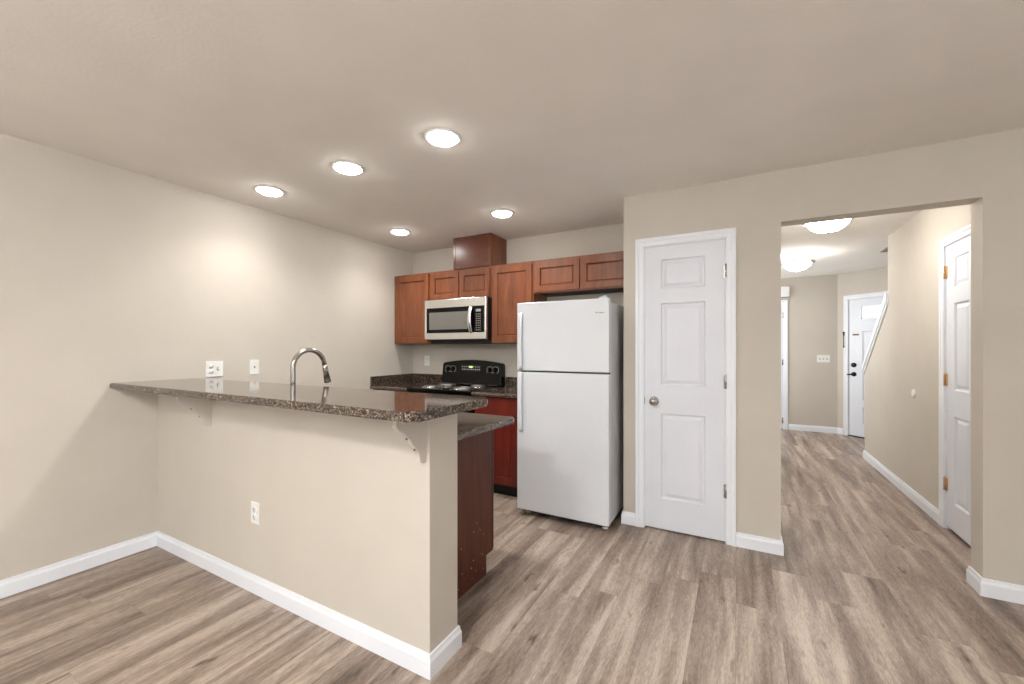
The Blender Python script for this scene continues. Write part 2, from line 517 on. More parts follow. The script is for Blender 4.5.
# door_1: narrow closet door
d1 = thing('door_1', (0, YW, 0), 0, 'narrow white three-panel closet door with nickel knob beside the fridge', 'door', kind='structure')
casing(d1, -0.606, -0.072, 2.05, 0.12)
PX0, PX1 = -0.488, -0.198
b = B('door').paneled(-0.601, -0.0775, 0.012, 2.045, 0.035, [(PX0, PX1, 0.230, 0.842), (PX0, PX1, 1.042, 1.634), (PX0, PX1, 1.735, 1.948)], DOOR_RINGS, y=0.004)
b.build('door_slab', d1)
for z in (1.829, 1.083, 0.351): hinge(d1, -0.072, z, 'nickel')
b = B('nickel')
b.lathe([(0.0, 0.004), (0.033, 0.004), (0.033, -0.003), (0.026, -0.008), (0.012, -0.012), (0.011, -0.030), (0.020, -0.036), (0.027, -0.048), (0.026, -0.058), (0.018, -0.066), (0, -0.068)][::-1], (-0.534, 0, 0.928), 28, axis='Y')
kb = b.build('door_knob', d1); kb['label'] = 'round nickel door knob'
b = B('nickel').box(-0.6035, -0.600, -0.001, 0.022, 0.905, 0.955); b.build('latch_plate', d1)

# door_2: hallway closet door on the right wall
d2 = thing('door_2', (XH1, 4.152, 0), R(-90), 'white six-panel hallway closet door with brass hinges', 'door', kind='structure')
casing(d2, 0, 0.781, 2.05, 0.12)
P2 = []
for x0, x1 in ((0.135, 0.345), (0.436, 0.646)):
    P2 += [(x0, x1, 0.215, 0.832), (x0, x1, 1.015, 1.628), (x0, x1, 1.742, 1.95)]
B('door').paneled(0.006, 0.775, 0.025, 2.044, 0.035, P2, DOOR_RINGS, y=0.002).build('door_slab', d2)
for z in (1.86, 1.083, 0.325): hinge(d2, 0.003, z, 'brass')
b = B('brass')
b.lathe([(0.0, -0.068), (0.018, -0.066), (0.027, -0.052), (0.020, -0.036), (0.011, -0.03), (0.012, -0.01), (0.033, -0.004), (0.033, 0.003)], (0.715, 0, 0.93), 24, axis='Y')
b.build('door_knob', d2)['label'] = 'round brass door knob'

# door_3: front door on the angled wall
d3 = thing('door_3', (1.34, YF, 0), R(-45), 'white front door with small top window and black hardware, partly behind the stair wall', 'door', kind='structure')
casing(d3, 0.155, 1.075, 2.04, 0.1)
B('black_matte').box(0.155, 1.075, -0.01, 0.07, 0, 0.012).build('threshold', d3)
P3 = [(0.345, 0.585, 0.55, 1.56), (0.645, 0.885, 0.55, 1.56), (0.345, 0.585, 0.2, 0.45), (0.645, 0.885, 0.2, 0.45), (0.335, 0.895, 1.70, 1.93)]
B('door').paneled(0.165, 1.065, 0.016, 2.032, 0.042, P3[:4], DOOR_RINGS, y=0.004).build('door_slab', d3)
b = B('door'); b.sweep([(0.335, 1.735), (0.335, 1.925), (0.895, 1.925), (0.895, 1.735)], [(0, 0), (0, 0.01), (-0.02, 0.01), (-0.02, 0)], lambda p, h: (p[0], 0.004 - h, p[1]), closed=True)
b.box(0.32, 0.91, -0.020, 0.004, 1.712, 1.735)
b.build('window_frame', d3)
B('day_lite').box(0.356, 0.874, 0.0, 0.006, 1.752, 1.908).build('window_pane', d3)['label'] = 'small pane glowing in place of daylight'
b = B('bronze').lathe([(0, -0.022), (0.022, -0.020), (0.034, -0.012), (0.035, 0.004)], (0.232, 0, 1.061), 24, axis='Y')
b.build('deadbolt', d3)['label'] = 'round black deadbolt'
b = B('bronze').lathe([(0, -0.016), (0.03, -0.012), (0.034, 0.004)], (0.232, 0, 0.925), 24, axis='Y')
b.tube([(0.232, -0.01, 0.925), (0.232, -0.045, 0.925)], 0.010)
b.tube([(0.24, -0.045, 0.925), (0.215, -0.048, 0.922), (0.185, -0.048, 0.918), (0.165, -0.046, 0.918)], [0.012, 0.011, 0.009, 0.007])
b.build('door_lever', d3)['label'] = 'black lever handle'
b = B('plate_brown').box(0.215, 0.300, -0.004, 0.004, 1.498, 1.522)
b.build('name_plate', d3, bevel=0.003)['label'] = 'small brown plate'
b = B('bronze'); b.tube([(0.105, -0.026, 1.32), (0.105, -0.026, 1.54)], 0.0045)
b.lathe([(0, -0.014), (0.012, -0.007), (0.014, 0), (0.012, 0.007), (0, 0.014)], (0.105, -0.026, 1.548), 14)
b.box(0.097, 0.113, -0.026, -0.015, 1.50, 1.545); b.box(0.098, 0.112, -0.026, -0.015, 1.32, 1.34)
b.build('door_guard', d3)['label'] = 'black swing bar guard on the casing'

# door_4: side door on the far wall, only its right casing shows
d4 = thing('door_4', (0, YF, 0), 0, 'white door at the far left end of the foyer, only its casing showing', 'door', kind='structure')
casing(d4, -0.13, 0.64, 2.03, 0.1)
P4 = []
for x0, x1 in ((0.0, 0.21), (0.3, 0.51)):
    P4 += [(x0, x1, 0.215, 0.832), (x0, x1, 1.015, 1.628), (x0, x1, 1.742, 1.95)]
B('door').paneled(-0.125, 0.635, 0.012, 2.025, 0.035, P4, DOOR_RINGS, y=0.004).build('door_slab', d4)
for z in (1.84, 1.08, 0.14): hinge(d4, 0.633, z, 'nickel')

# stair knee wall cap, stairs
b = B('trim')
sl = (1.76 - 0.985) / (6.4 - 5.47)
ln = math.hypot(0.93, 0.775)
cap = [(5.455, 1.785), (6.37, 1.032), (6.37, 1.085), (6.355, 1.105), (5.475, 1.872), (5.455, 1.872)]
b.prism(cap, lambda p, a: (a, p[0], p[1]), XH1 - 0.022, XH1 + 0.137)
b.prism([(5.455, 1.745), (6.355, 1.0), (6.355, 1.035), (5.455, 1.79)], lambda p, a: (a, p[0], p[1]), XH1 - 0.012, XH1 - 0.0005)
o = tag(b.build('trim_1', bevel=0.004), 'white sloping cap board on the stair knee wall', 'stair trim', kind='structure')
b = B('carpet')
for i in range(9):
    b.box(XH1 + 0.12, 2.445, 4.2, 6.1 - i * 0.23, i * 0.2, (i + 1) * 0.2)
tag(b.build('stairs'), 'stairs rising behind the knee wall', 'stairs', kind='structure')

# ------------------------------------------------------------ living room glazing (behind the camera)
w1 = thing('window_1', (0.8, -3.1, 0), R(180), 'sliding glass patio door of the living room', 'window', kind='structure')
b = B('trim')
for x0, x1 in ((0, 1.24), (1.16, 2.4)):
    y = 0.04 if x0 == 0 else 0.075
    b.box(x0 + .0, x0 + .06, y, y + .03, 0.02, 2.1); b.box(x1 - .06, x1, y, y + .03, 0.02, 2.1)
    b.box(x0, x1, y, y + .03, 0.02, 0.1); b.box(x0, x1, y, y + .03, 2.03, 2.1)
b.box(0, 2.4, 0.0, 0.1, 0, 0.02)
b.build('window_frame', w1)
B('glass').box(0.06, 1.18, 0.052, 0.056, 0.1, 2.03).build('pane', w1)
B('glass').box(1.22, 2.34, 0.088, 0.092, 0.1, 2.03).build('pane', w1)
casing(w1, 0, 2.4, 2.1, 0.1)
w2 = thing('window_2', (3.4, 0.3, 0), R(-90), 'living room side window', 'window', kind='structure')
b = B('trim')
b.sweep([(0, 0.85), (0, 2.15), (1.95, 2.15), (1.95, 0.85)], [(0, 0), (0, 0.04), (0.05, 0.04), (0.05, 0)], lambda p, h: (p[0], 0.03 + h, p[1]), closed=True)
b.box(0.955, 0.995, 0.03, 0.07, 0.9, 2.1); b.box(-0.06, 2.01, -0.03, 0.03, 0.82, 0.85)
b.build('window_frame', w2)
B('glass').box(0.05, 1.90, 0.048, 0.052, 0.90, 2.10).build('pane', w2)


w3 = thing('foyer_fill_window', (-0.75, 6.7, 0), R(90), 'small added foyer window holding the fill light', 'window', kind='structure')  # unseen window put in to go with the foyer fill lamp
b = B('trim')
b.sweep([(0, 0.9), (0, 2.1), (0.9, 2.1), (0.9, 0.9)], [(0, 0), (0, 0.04), (0.05, 0.04), (0.05, 0)], lambda p, h: (p[0], 0.03 + h, p[1]), closed=True)
b.box(-0.05, 0.95, -0.03, 0.03, 0.87, 0.9)
b.build('window_frame', w3)
B('glass').box(0.05, 0.85, 0.048, 0.052, 0.95, 2.05).build('pane', w3)

# ------------------------------------------------------------ granite
def round_poly(pts, rad):
    out = []
    n = len(pts)
    for i, p in enumerate(pts):
        r = rad[i]
        if not r: out.append(p); continue
        p = Vector(p); a = (Vector(pts[i - 1]) - p).normalized(); c = (Vector(pts[(i + 1) % n]) - p).normalized()
        ctr = p + (a + c) * r
        s0, s1 = p + a * r, p + c * r
        for k in range(7):
            t = k / 6
            v = (s0 - ctr).lerp(s1 - ctr, t).normalized() * r
            out.append(tuple(ctr + v))
    return out


def slab(name, pts, rad, z0, z1, flat, bev=0.015):
    """granite slab; flat(mid) True = edge meets a wall, stays square"""
    b = B('granite')
    b.prism(round_poly(pts, rad), lambda p, a: (p[0], p[1], a), z0, z1)
    ed = []
    for e in b.bm.edges:
        m = (e.verts[0].co + e.verts[1].co) / 2
        if abs(e.verts[0].co.z - e.verts[1].co.z) < 1e-6 and not flat(m): ed.append(e)
    bmesh.ops.bevel(b.bm, geom=ed, offset=bev, segments=4, profile=0.5, affect='EDGES')
    for f in b.bm.faces: f.smooth = False
    return b


b = slab('bar', [(XL + .001, 1.045), (-0.945, 1.045), (-0.945, 1.53), (XL + .001, 1.53)], [0, 0.03, 0.03, 0], 1.061, 1.0965, lambda m: m.x < XL + .01)
bar = b.build('bar_countertop')
tag(bar, 'raised dark speckled granite bar top on the half wall', 'countertop')
b = slab('low', [(XL + .002, YPB + .001), (-1.125, YPB + .001), (-1.125, 2.095), (-1.3, 2.095), (XL + .002, 2.095)], [0, 0, 0.02, 0, 0], 0.882, 0.915, lambda m: m.x < XL + .01 or m.y < YPB + .01)
tag(b.build('sink_countertop'), 'lower granite counter tip behind the half wall, above the dark end panel', 'countertop')


# back counters with splashes
def back_counter(x0, x1, left_splash, label):
    t = thing('back_countertop', (0, 0, 0), 0, label, 'countertop')
    b = slab('c', [(x0, 3.09), (x1, 3.09), (x1, YB - .002), (x0, YB - .002)], [0] * 4, 0.882, 0.915, lambda m: not m.y < 3.1)
    b.build('counter_slab', t)
    b = B('granite').box(x0, x1, YB - 0.024, YB - 0.002, 0.916, 1.012)
    if left_splash: b.box(x0, x0 + 0.02, 3.095, YB - 0.024, 0.916, 1.012)
    b.build('backsplash', t, bevel=0.002)


back_counter(XL + .002, -2.884, True, 'granite counter and backsplash in the kitchen corner left of the stove')
back_counter(-2.116, -1.655, False, 'granite counter and backsplash between the stove and the white fridge')

# ------------------------------------------------------------ cabinets
SH = [(0.003, 0.016), (0.009, 0.016), (0.012, 0.011)]


def shaker(parent, x0, x1, z0, z1, y, mat='cherry', st=0.057, name='door', pull=False):
    b = B(mat).paneled(x0 + .002, x1 - .002, z0, z1, 0.019, [(x0 + st, x1 - st, z0 + st, z1 - st)], SH, y=y - 0.019)
    return b.build(name, parent, bevel=0.0015, seg=1)


def upper(x0, x1, z0, z1, label, doors, name='wall_cabinet', yf=3.449):
    t = thing(name, ((x0 + x1) / 2, 3.6, z0), 0, label, 'cabinet', 'cherry wall cabinets')
    cx = (x0 + x1) / 2
    def L(o): o.location = (-cx, -3.6, -z0); return o
    b = B('cherry')
    b.box(x0 + .0005, x1 - .0005, yf, YB - .003, z0, z1)
    b.box(x0 + .02, x1 - .02, yf + .02, YB - .02, z0 - .0005, z0 + .001, 'inside')
    L(b.build('body', t))
    n = doors
    g = 0.014
    gl = 0.045 if x0 < -3.3 else g
    wd = (x1 - x0 - gl - g) / n
    for i in range(n):
        a = x0 + gl + i * wd + (0.004 if i else 0); c = x0 + gl + (i + 1) * wd - (0.004 if i < n - 1 else 0)
        L(shaker(t, a, c, z0 + .012, z1 - .022, yf, st=0.06 if z1 - z0 > .5 else 0.055))
    return t


upper(XL + .002, -2.88, 1.357, 2.118, 'tall single-door cherry cabinet in the kitchen corner', 1)
upper(-2.88, -2.118, 1.81, 2.118, 'short two-door cherry cabinet above the microwave', 2)
upper(-2.118, -1.66, 1.357, 2.118, 'tall single-door cherry cabinet between microwave and fridge', 1)
upper(-1.66, -0.757, 1.815, 2.118, 'short two-door cherry cabinet above the white fridge', 2)
# vent chase box on top
t = thing('vent_chase_box', (-2.345, 3.6, 2.118), 0, 'cherry box on top of the cabinets reaching the ceiling', 'cabinet')
b = B('cherry_h').paneled(-0.226, 0.227, 0.001, 0.319, 0.01, [(-0.204, 0.205, 0.018, 0.30)], [(0.003, 0.004)], y=-0.164)
b.box(-0.226, 0.227, -0.154, 0.149, 0.001, 0.319, 'cherry')
b.build('box_panel', t, bevel=0.0015)

# peninsula base cabinet (end panel visible)
t = thing('peninsula_cabinet', (-2.3, 1.75, 0), 0, 'dark cherry base cabinet end panel, scuffed, under the lower granite counter', 'cabinet')
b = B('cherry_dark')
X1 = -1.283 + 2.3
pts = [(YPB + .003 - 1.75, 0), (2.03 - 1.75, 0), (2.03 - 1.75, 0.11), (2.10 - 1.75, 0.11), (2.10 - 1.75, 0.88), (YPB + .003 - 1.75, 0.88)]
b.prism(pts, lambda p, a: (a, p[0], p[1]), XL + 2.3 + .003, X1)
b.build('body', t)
B('black_matte').box(X1 - .004, X1 + .0015, 2.092 - 1.75, 2.101 - 1.75, 0.112, 0.879).build('edge_strip', t)
for i, (x0, x1) in enumerate([(-0.02, 0.42), (0.42, 1.015), (-0.6, -0.02), (-1.09, -0.6)]):
    bb = B('base_red'); bb.paneled(-x1 + .003, -x0 - .003, 0.12, 0.70, 0.019, [(-x1 + .06, -x0 - .06, 0.177, 0.643)], SH, y=-0.0195)
    bb.build('door', t, (0, 2.1005 - 1.75, 0), R(180), bevel=.0015)
    bb = B('base_red').box(-x1 + .003, -x0 - .003, -0.0195, -0.0005, 0.715, 0.865)
    bb.build('drawer', t, (0, 2.1005 - 1.75, 0), R(180), bevel=.002)
sc = B('scuff')
for i in range(34):
    yy = random.uniform(1.49, 2.01) - 1.75; zz = random.choice([random.uniform(.03, .35), random.uniform(.03, .8), random.uniform(.04, .14)])
    w = random.uniform(.002, .007); hh = random.uniform(.002, .009)
    sc.prism([(yy, zz), (yy + w, zz + hh * .3), (yy + w * .7, zz + hh), (yy - w * .3, zz + hh * .7)], lambda p, a: (a, p[0], p[1]), X1 - .0002, X1 + .0006)
o = sc.build('scuff_marks', t); tag(o, 'pale chips and scuffs on the end panel', kind='stuff')


def base_cab(x0, x1, label):
    cx = (x0 + x1) / 2
    t = thing('base_cabinet', (cx, 3.4, 0), 0, label, 'cabinet')
    w = (x1 - x0) / 2
    b = B('base_red'); b.box(-w + .001, w - .001, 3.149 - 3.4, YB - .003 - 3.4, 0.105, 0.881)
    b.box(-w + .001, w - .001, 3.21 - 3.4, YB - .003 - 3.4, 0.0, 0.105, 'black_matte')
    b.build('body', t)
    bb = B('base_red').paneled(-w + .012, w - .012, 0.12, 0.70, 0.019, [(-w + .07, w - .07, 0.178, 0.642)], SH, y=3.13 - 3.4)
    bb.build('door', t, bevel=.0015)
    bb = B('base_red').box(-w + .012, w - .012, 3.13 - 3.4, 3.1485 - 3.4, 0.715, 0.865)
    bb.build('drawer', t, bevel=.003)


base_cab(XL + .002, -2.884, 'red cherry base cabinet in the kitchen corner left of the stove')
base_cab(-2.116, -1.66, 'red cherry base cabinet between the stove and the white fridge')

# ------------------------------------------------------------ microwave
t = thing('microwave', (-2.499, 3.6, 1.39), 0, 'stainless steel over-the-range microwave with black window', 'microwave')
HW, MH, yf = 0.378, 0.416, 3.35 - 3.6
B('black_matte').box(-HW + .001, HW - .001, yf + 0.03, YB - .003 - 3.6, 0.0, MH).build('body', t, bevel=.003)
b = B('steel')
w0, w1, h0, h1 = -HW + 0.025, HW - 0.020, 0.075, MH - 0.085
xs = [(-HW, w0), (w1, HW)]
b.box(-HW, HW, yf, yf + .03, 0.01, h0); b.box(-HW, HW, yf, yf + .03, h1, MH)
for a, c in xs: b.box(a, c, yf, yf + .03, h0, h1)
b.build('front_frame', t, bevel=.003)
b = B('black').box(w0, 0.235, yf + .002, yf + .028, h0, h1)
dr = b.build('door', t)
o = B('window_mesh').box(w0 + .035, 0.165, yf + .0005, yf + .004, h0 + .035, h1 - .045).build('window', dr); o['label'] = 'grey mesh window'
b = B('steel')
pth = [(0.205, yf + .005 - .040 * math.sin(PI * i / 14) ** 0.7 if 0 < i < 14 else yf + .003, h0 - 0.002 + (h1 - h0 + 0.0) * i / 14) for i in range(15)]
b.tube(pth, 0.021, 12, sq=(1.0, 0.5))
o = b.build('handle', dr); o['label'] = 'bowed stainless handle'
cp = B('black').box(0.237, w1, yf + .002, yf + .028, h0, h1).build('control_panel', t)
B('display').box(0.262, 0.318, yf + .0005, yf + .003, h1 - .055, h1 - .030).build('display', cp)
for r in range(8):
    for c in range(3):
        x = 0.262 + c * 0.021; z = h1 - .078 - r * 0.022
        B('vent').box(x, x + 0.013, yf + .0008, yf + .003, z - .006, z + .004).build('button', cp)
b = B('black_matte')
b.box(-HW + .004, HW - .004, yf + .10, 0.14, -0.034, 0.001)
b.build('vent_grille', t)

# ------------------------------------------------------------ stove
t = thing('stove', (-2.5, 3.42, 0), 0, 'black electric coil range with arched control backguard', 'stove')
w = 0.379
b = B('black'); b.box(-w, w, 3.12 - 3.42, YB - .03 - 3.42, 0.03, 0.895)
b.build('body', t, bevel=.003)
for x in (-w + .03, w - .06):
    for y in (-.27, .24): B('black_matte').box(x, x + .03, y, y + .03, 0, 0.03).build('levelling_foot', t)
b = B('black').box(-w - .002, w + .002, 3.085 - 3.42, YB - .03 - 3.42, 0.895, 0.921)
ct = b.build('cooktop', t, bevel=.008, seg=3)
for x, y, r in [(-0.19, -0.19, .075), (0.19, -0.19, .098), (-0.19, 0.085, .098), (0.19, 0.085, .075)]:
    p = B('chrome').lathe([(r + .022, 0.0205), (r + .022, 0.024), (r + .012, 0.0255), (r + .004, 0.021), (0, 0.0205)], (x, y, 0.901), 36).build('drip_pan', t)
    p['label'] = 'chrome drip pan'
    c = B('lightened_coil_metal'); pts = []
    turns = 4
    for i in range(turns * 28 + 1):
        a = 2 * PI * i / 28; rr = .016 + (r - .016) * i / (turns * 28)
        pts.append((x + rr * math.cos(a), y + rr * math.sin(a), 0.932))
    c.tube(pts, 0.0058, 8)
    c.box(x - r, x + r, y - .003, y + .003, 0.923, 0.928)
    c.box(x - .003, x + .003, y - r, y + r, 0.923, 0.928)
    c.build('coil', p)['label'] = 'spiral heating coil'
# backguard with arched top
def arch(x): return 1.150 + 0.035 * (1 - (x / w) ** 2)
pts = [(-w, 0.922), (w, 0.922)]
pts += [(w - 0.0, 1.13), (w - 0.006, arch(w) - .003)] + [(x, arch(x)) for x in [w - .02 - (2 * w - .04) * i / 20 for i in range(21)]] + [(-w + 0.006, arch(w) - .003), (-w, 1.13)]
b = B('black')
def bgf(p, a):
    # front leans back above the ledge
    return (p[0], a + (0.035 * (p[1] - 0.922) / 0.26 if a < 0.25 else 0), p[1])
b.prism(pts, bgf, 3.63 - 3.42, YB - .028 - 3.42)
b.box(-w, w, 3.585 - 3.42, 3.60 - 3.42, 0.922, 0.940)
bg = b.build('backguard', t, bevel=.006, seg=3)
B('nickel').box(-w + .01, w - .01, 3.583 - 3.42, 3.5845 - 3.42, 0.932, 0.937).build('trim_strip', bg)


def gy(z): return 3.63 - 3.42 + 0.035 * (z - 0.922) / 0.26


for x in (-0.305, -0.235, 0.235, 0.305):
    z = 1.085
    kn = B('black').lathe([(0.026, 0.0), (0.025, -0.010), (0.019, -0.014), (0.017, -0.026), (0, -0.027)], (x, gy(z), z), 24, axis='Y')
    kn.box(x - .003, x + .003, gy(z) - .031, gy(z) - .01, z - .016, z + .018)
    ko = kn.build('knob', bg); ko['label'] = 'black burner knob'
    mk = B('grey_mark')
    for i in range(9):
        a = R(-50 + i * 35); px, pz = x + .036 * math.cos(a), z + .034 * math.sin(a)
        mk.box(px - .0036, px + .0036, gy(pz) - .0012, gy(pz) + .0005, pz - .0036, pz + .0036)
    mk.build('dial_marks', bg)
pn = B('black_matte').box(-.13, .13, gy(1.09) - .004, gy(1.09) + .004, 1.05, 1.135).build('clock_panel', bg)
B('green').box(-.022, .022, gy(1.09) - .0055, gy(1.09) - .003, 1.102, 1.120).build('clock_display', pn)['label'] = 'lit green clock display'
mk = B('grey_mark')
for i in range(10):
    x = -.108 + i * .024
    if abs(x) > .03: mk.box(x - .005, x + .005, gy(1.09) - .0052, gy(1.09) - .0035, 1.108, 1.116)
    mk.box(x - .006, x + .006, gy(1.09) - .0052, gy(1.09) - .0035, 1.082 - .003 * (i % 2), 1.090)
mk.build('touch_buttons', pn)
# oven front
b = B('black').box(-w + .003, w - .003, 3.085 - 3.42, 3.119 - 3.42, 0.22, 0.885)
od = b.build('oven_door', t, bevel=.004)
B('window_mesh').box(-.22, .22, 3.083 - 3.42, 3.086 - 3.42, 0.40, 0.70).build('oven_window', od)
b = B('black'); b.tube([(-.3, -.375, .82), (.3, -.375, .82)], .012, 12); b.box(-.3, -.28, -.375, -.334, .81, .83); b.box(.28, .3, -.375, -.334, .81, .83)
b.build('oven_handle', od)
B('black').box(-w + .003, w - .003, 3.09 - 3.42, 3.119 - 3.42, 0.05, 0.212).build('drawer', t, bevel=.004)

# ------------------------------------------------------------ fridge
t = thing('refrigerator', (-1.167, 3.3, 0), 0, 'white top-freezer refrigerator standing beside the closet door', 'refrigerator')
fw = 0.367
yd = 2.88 - 3.3
B('shaded_side').box(-fw + .002, fw - .002, yd + .062, 3.70 - 3.3, 0.05, 1.645).build('body', t, bevel=.006)
B('black_matte').box(-fw + .02, fw - .02, yd + .065, 3.66 - 3.3, 0.018, 0.05).build('kick_grille', t)
B('gasket').box(-fw + .008, fw - .008, yd + .048, yd + .062, 0.066, 1.655).build('gasket', t)
fz = B('white_app').box(-fw, fw, yd, yd + .052, 1.136, 1.665).build('freezer_door', t, bevel=.007, seg=3)
rd = B('white_app').box(-fw, fw, yd, yd + .052, 0.048, 1.124).build('refrigerator_door', t, bevel=.007, seg=3)


def fhandle(parent, zs, mat='white_app'):
    """zs: from attached top to free end"""
    b = B(mat)
    z0, z1 = zs
    hx = -fw + .040
    n = 16; rings = []
    for i in range(n + 1):
        u = i / n; z = z0 + (z1 - z0) * u
        out = yd - 0.012 - 0.016 * math.sin(PI * min(1, u * 1.0)) ** 0.6
        wd = 0.014 + 0.003 * abs(2 * u - 1)
        rings.append([b.bm.verts.new((hx + sx * wd + 0.0, out + sy * 0.008, z)) for sx, sy in ((-1, -.6), (-.6, -1), (.6, -1), (1, -.6), (1, 1), (-1, 1))])
    for a, c in zip(rings, rings[1:]):
        for j in range(6): b.face([a[j], a[(j + 1) % 6], c[(j + 1) % 6], c[j]], None, True)
    b.face(rings[0]); b.face(rings[-1])
    for z in (z0, z1):
        s_ = 1 if z == min(z0, z1) else -1
        b.box(hx - .014, hx + .014, yd - .014, yd + .002, min(z, z + s_ * .03), max(z, z + s_ * .03))
    b.box(hx - .012, hx + .012, yd - .018, yd - .002, min(zs) - .004, min(zs), 'gasket')
    return b.build('handle', parent)


fhandle(fz, (1.585, 1.15)); fhandle(rd, (1.115, 0.665))
b = B('white_app'); b.box(fw - .075, fw - .015, yd + .012, yd + .09, 1.666, 1.680)
b.lathe([(0.018, 1.664), (0.018, 1.684), (0.013, 1.688), (0, 1.689)], (fw - .038, yd + .03, 0), 20)
b.build('hinge_cover', t, bevel=.003)
b = B('shaded_side')
b.box(fw - .09, fw - .02, yd + .02, yd + .06, 1.1245, 1.1355, 'gasket')
b.build('middle_hinge', t)
for x in (-fw + .06, fw - .05):
    for y in (yd + .085, 3.62 - 3.3):
        b = B('plastic').lathe([(.022, 0), (.022, .012), (.012, .014), (.012, .052)], (x, y, 0), 16)
        b.build('foot', t)
# maker's lettering
cu = bpy.data.curves.new('lettering', 'FONT'); cu.body = 'Whirlpool'; cu.size = 0.0155; cu.extrude = 0.0004
to = bpy.data.objects.new('tmp', cu); COL.objects.link(to)
dg = bpy.context.evaluated_depsgraph_get(); dg.update()
me = bpy.data.meshes.new_from_object(to.evaluated_get(dg)); bpy.data.objects.remove(to)
me.materials.clear(); me.materials.append(M['logo'])
lo = bpy.data.objects.new('logo_lettering', me); COL.objects.link(lo); lo.parent = fz
lo.location = (0.268, yd - .0006, 1.560); lo.rotation_euler = (R(90), 0, 0)
lo['label'] = 'small grey maker lettering'



# ------------------------------------------------------------ faucet
t = thing('kitchen_faucet', (-2.345, 1.545, 0.915), 0, 'brushed nickel pull-down gooseneck faucet behind the bar top', 'faucet')
b = B('nickel')
b.lathe([(0.028, 0.0005), (0.028, 0.008), (0.022, 0.014), (0.021, 0.10), (0.0155, 0.11)], (0, 0, 0), 24)
pts = [(0, 0, .10), (0, 0, .20)]
rr = 0.108
for i in range(19):
    a = PI - PI * i / 18 * 0.96
    pts.append((0, rr + rr * math.cos(a), .276 + rr * math.sin(a)))
b.tube(pts, 0.0145, 16)
b.build('spout', t)
e0 = Vector(pts[-1]); dr_ = (Vector(pts[-1]) - Vector(pts[-2])).normalized()
b = B('nickel'); b.tube([e0, e0 + dr_ * .02, e0 + dr_ * .05, e0 + dr_ * .115], [.015, .0165, .0165, .0215], 18)
sh = b.build('spray_head', t)
b = B('black_matte'); b.tube([e0 + dr_ * .115, e0 + dr_ * .119], [.019, .019], 18)
b.build('spray_nozzle', sh)
b = B('black_matte'); b.tube([e0 + dr_ * .045 + Vector((.016, -.002, 0)), e0 + dr_ * .085 + Vector((.0185, -.002, 0))], [.005, .006], 10)
b.build('spray_button', sh)
b = B('nickel'); b.tube([(0.02, 0, .06), (0.045, 0, .06)], .012, 14); b.tube([(0.045, 0, .06), (.055, -.0, .12)], [.007, .005], 10)
b.build('lever', t)

# ------------------------------------------------------------ corbels
CP = [(0, 1.059), (0.166, 1.059), (0.170, 1.045), (0.168, 1.026), (0.158, 1.010), (0.145, 1.000), (0.128, 0.991), (0.111, 0.977), (0.098, 0.965), (0.088, 0.952), (0.078, 0.937), (0.065, 0.925), (0.054, 0.914), (0.046, 0.901), (0.042, 0.888), (0.038, 0.872), (0.033, 0.862), (0.024, 0.855), (0, 0.853)]


def corbel(x, label):
    b = B('wall')
    t = thing('corbel', (x, YP, 0.853), 0, label, 'bracket', 'painted corbels under the bar')
    b.prism([(-.0005 - o, z - .853) for o, z in CP], lambda p, a: (a, p[0], p[1]), -0.022, 0)
    b.build('bracket_board', t, bevel=0.002)
    for oo, z in ((0.1005, 0.9665), (0.0575, 0.9165)):
        s = B('screw'); s.tube([(-.011, -oo + .002, z - .853), (-.011, -oo - .004, z - .853 - .003)], 0.004, 12)
        s.build('screw', t)['label'] = 'small screw head'


corbel(-2.723, 'beige scalloped corbel under the left end of the bar')
corbel(-1.097, 'beige scalloped corbel under the right end of the bar')


# ------------------------------------------------------------ wall plates
def plate(name, loc, rz, w, kinds, label, cat, group=None):
    """faces local -y"""
    t = thing(name, loc, rz, label, cat, group)
    b = B('plastic').box(-w / 2, w / 2, -0.006, -0.0004, -.0575, .0575)
    b.build('cover_plate', t, bevel=.002)
    n = len(kinds)
    for i, kd in enumerate(kinds):
        x = (i - (n - 1) / 2) * .046
        if kd == 'duplex':
            for s_ in (-1, 1):
                b = B('plastic'); b.lathe([(0, -.0085), (.0165, -.0085), (.017, -.005)], (x, 0, s_ * .0195), 20, axis='Y')
                b.box(x - .009, x - .006, -.0088, -.008, s_ * .0195 - .001, s_ * .0195 + .008, 'slot')
                b.box(x + .006, x + .009, -.0088, -.008, s_ * .0195 - .001, s_ * .0195 + .008, 'slot')
                b.box(x - .002, x + .002, -.0088, -.008, s_ * .0195 - .010, s_ * .0195 - .005, 'slot')
                b.build('receptacle', t)
        elif kd == 'toggle':
            b = B('plastic').box(x - .005, x + .005, -.014, -.005, -.004, .010)
            b.box(x - .008, x + .008, -.0065, -.0055, -.013, .013, 'vent')
            b.build('toggle', t)
        elif kd == 'jack':
            b = B('slot').lathe([(0, -.010), (.005, -.010), (.006, -.005)], (x, 0, 0), 14, axis='Y')
            b.build('jack', t)
        zz = (0,) if kd == 'duplex' else (-.03, .03)
        for z in zz: B('grey_mark').lathe([(0, -.007), (.003, -.007), (.003, -.005)], (x, 0, z), 10, axis='Y').build('screw', t)
    return t


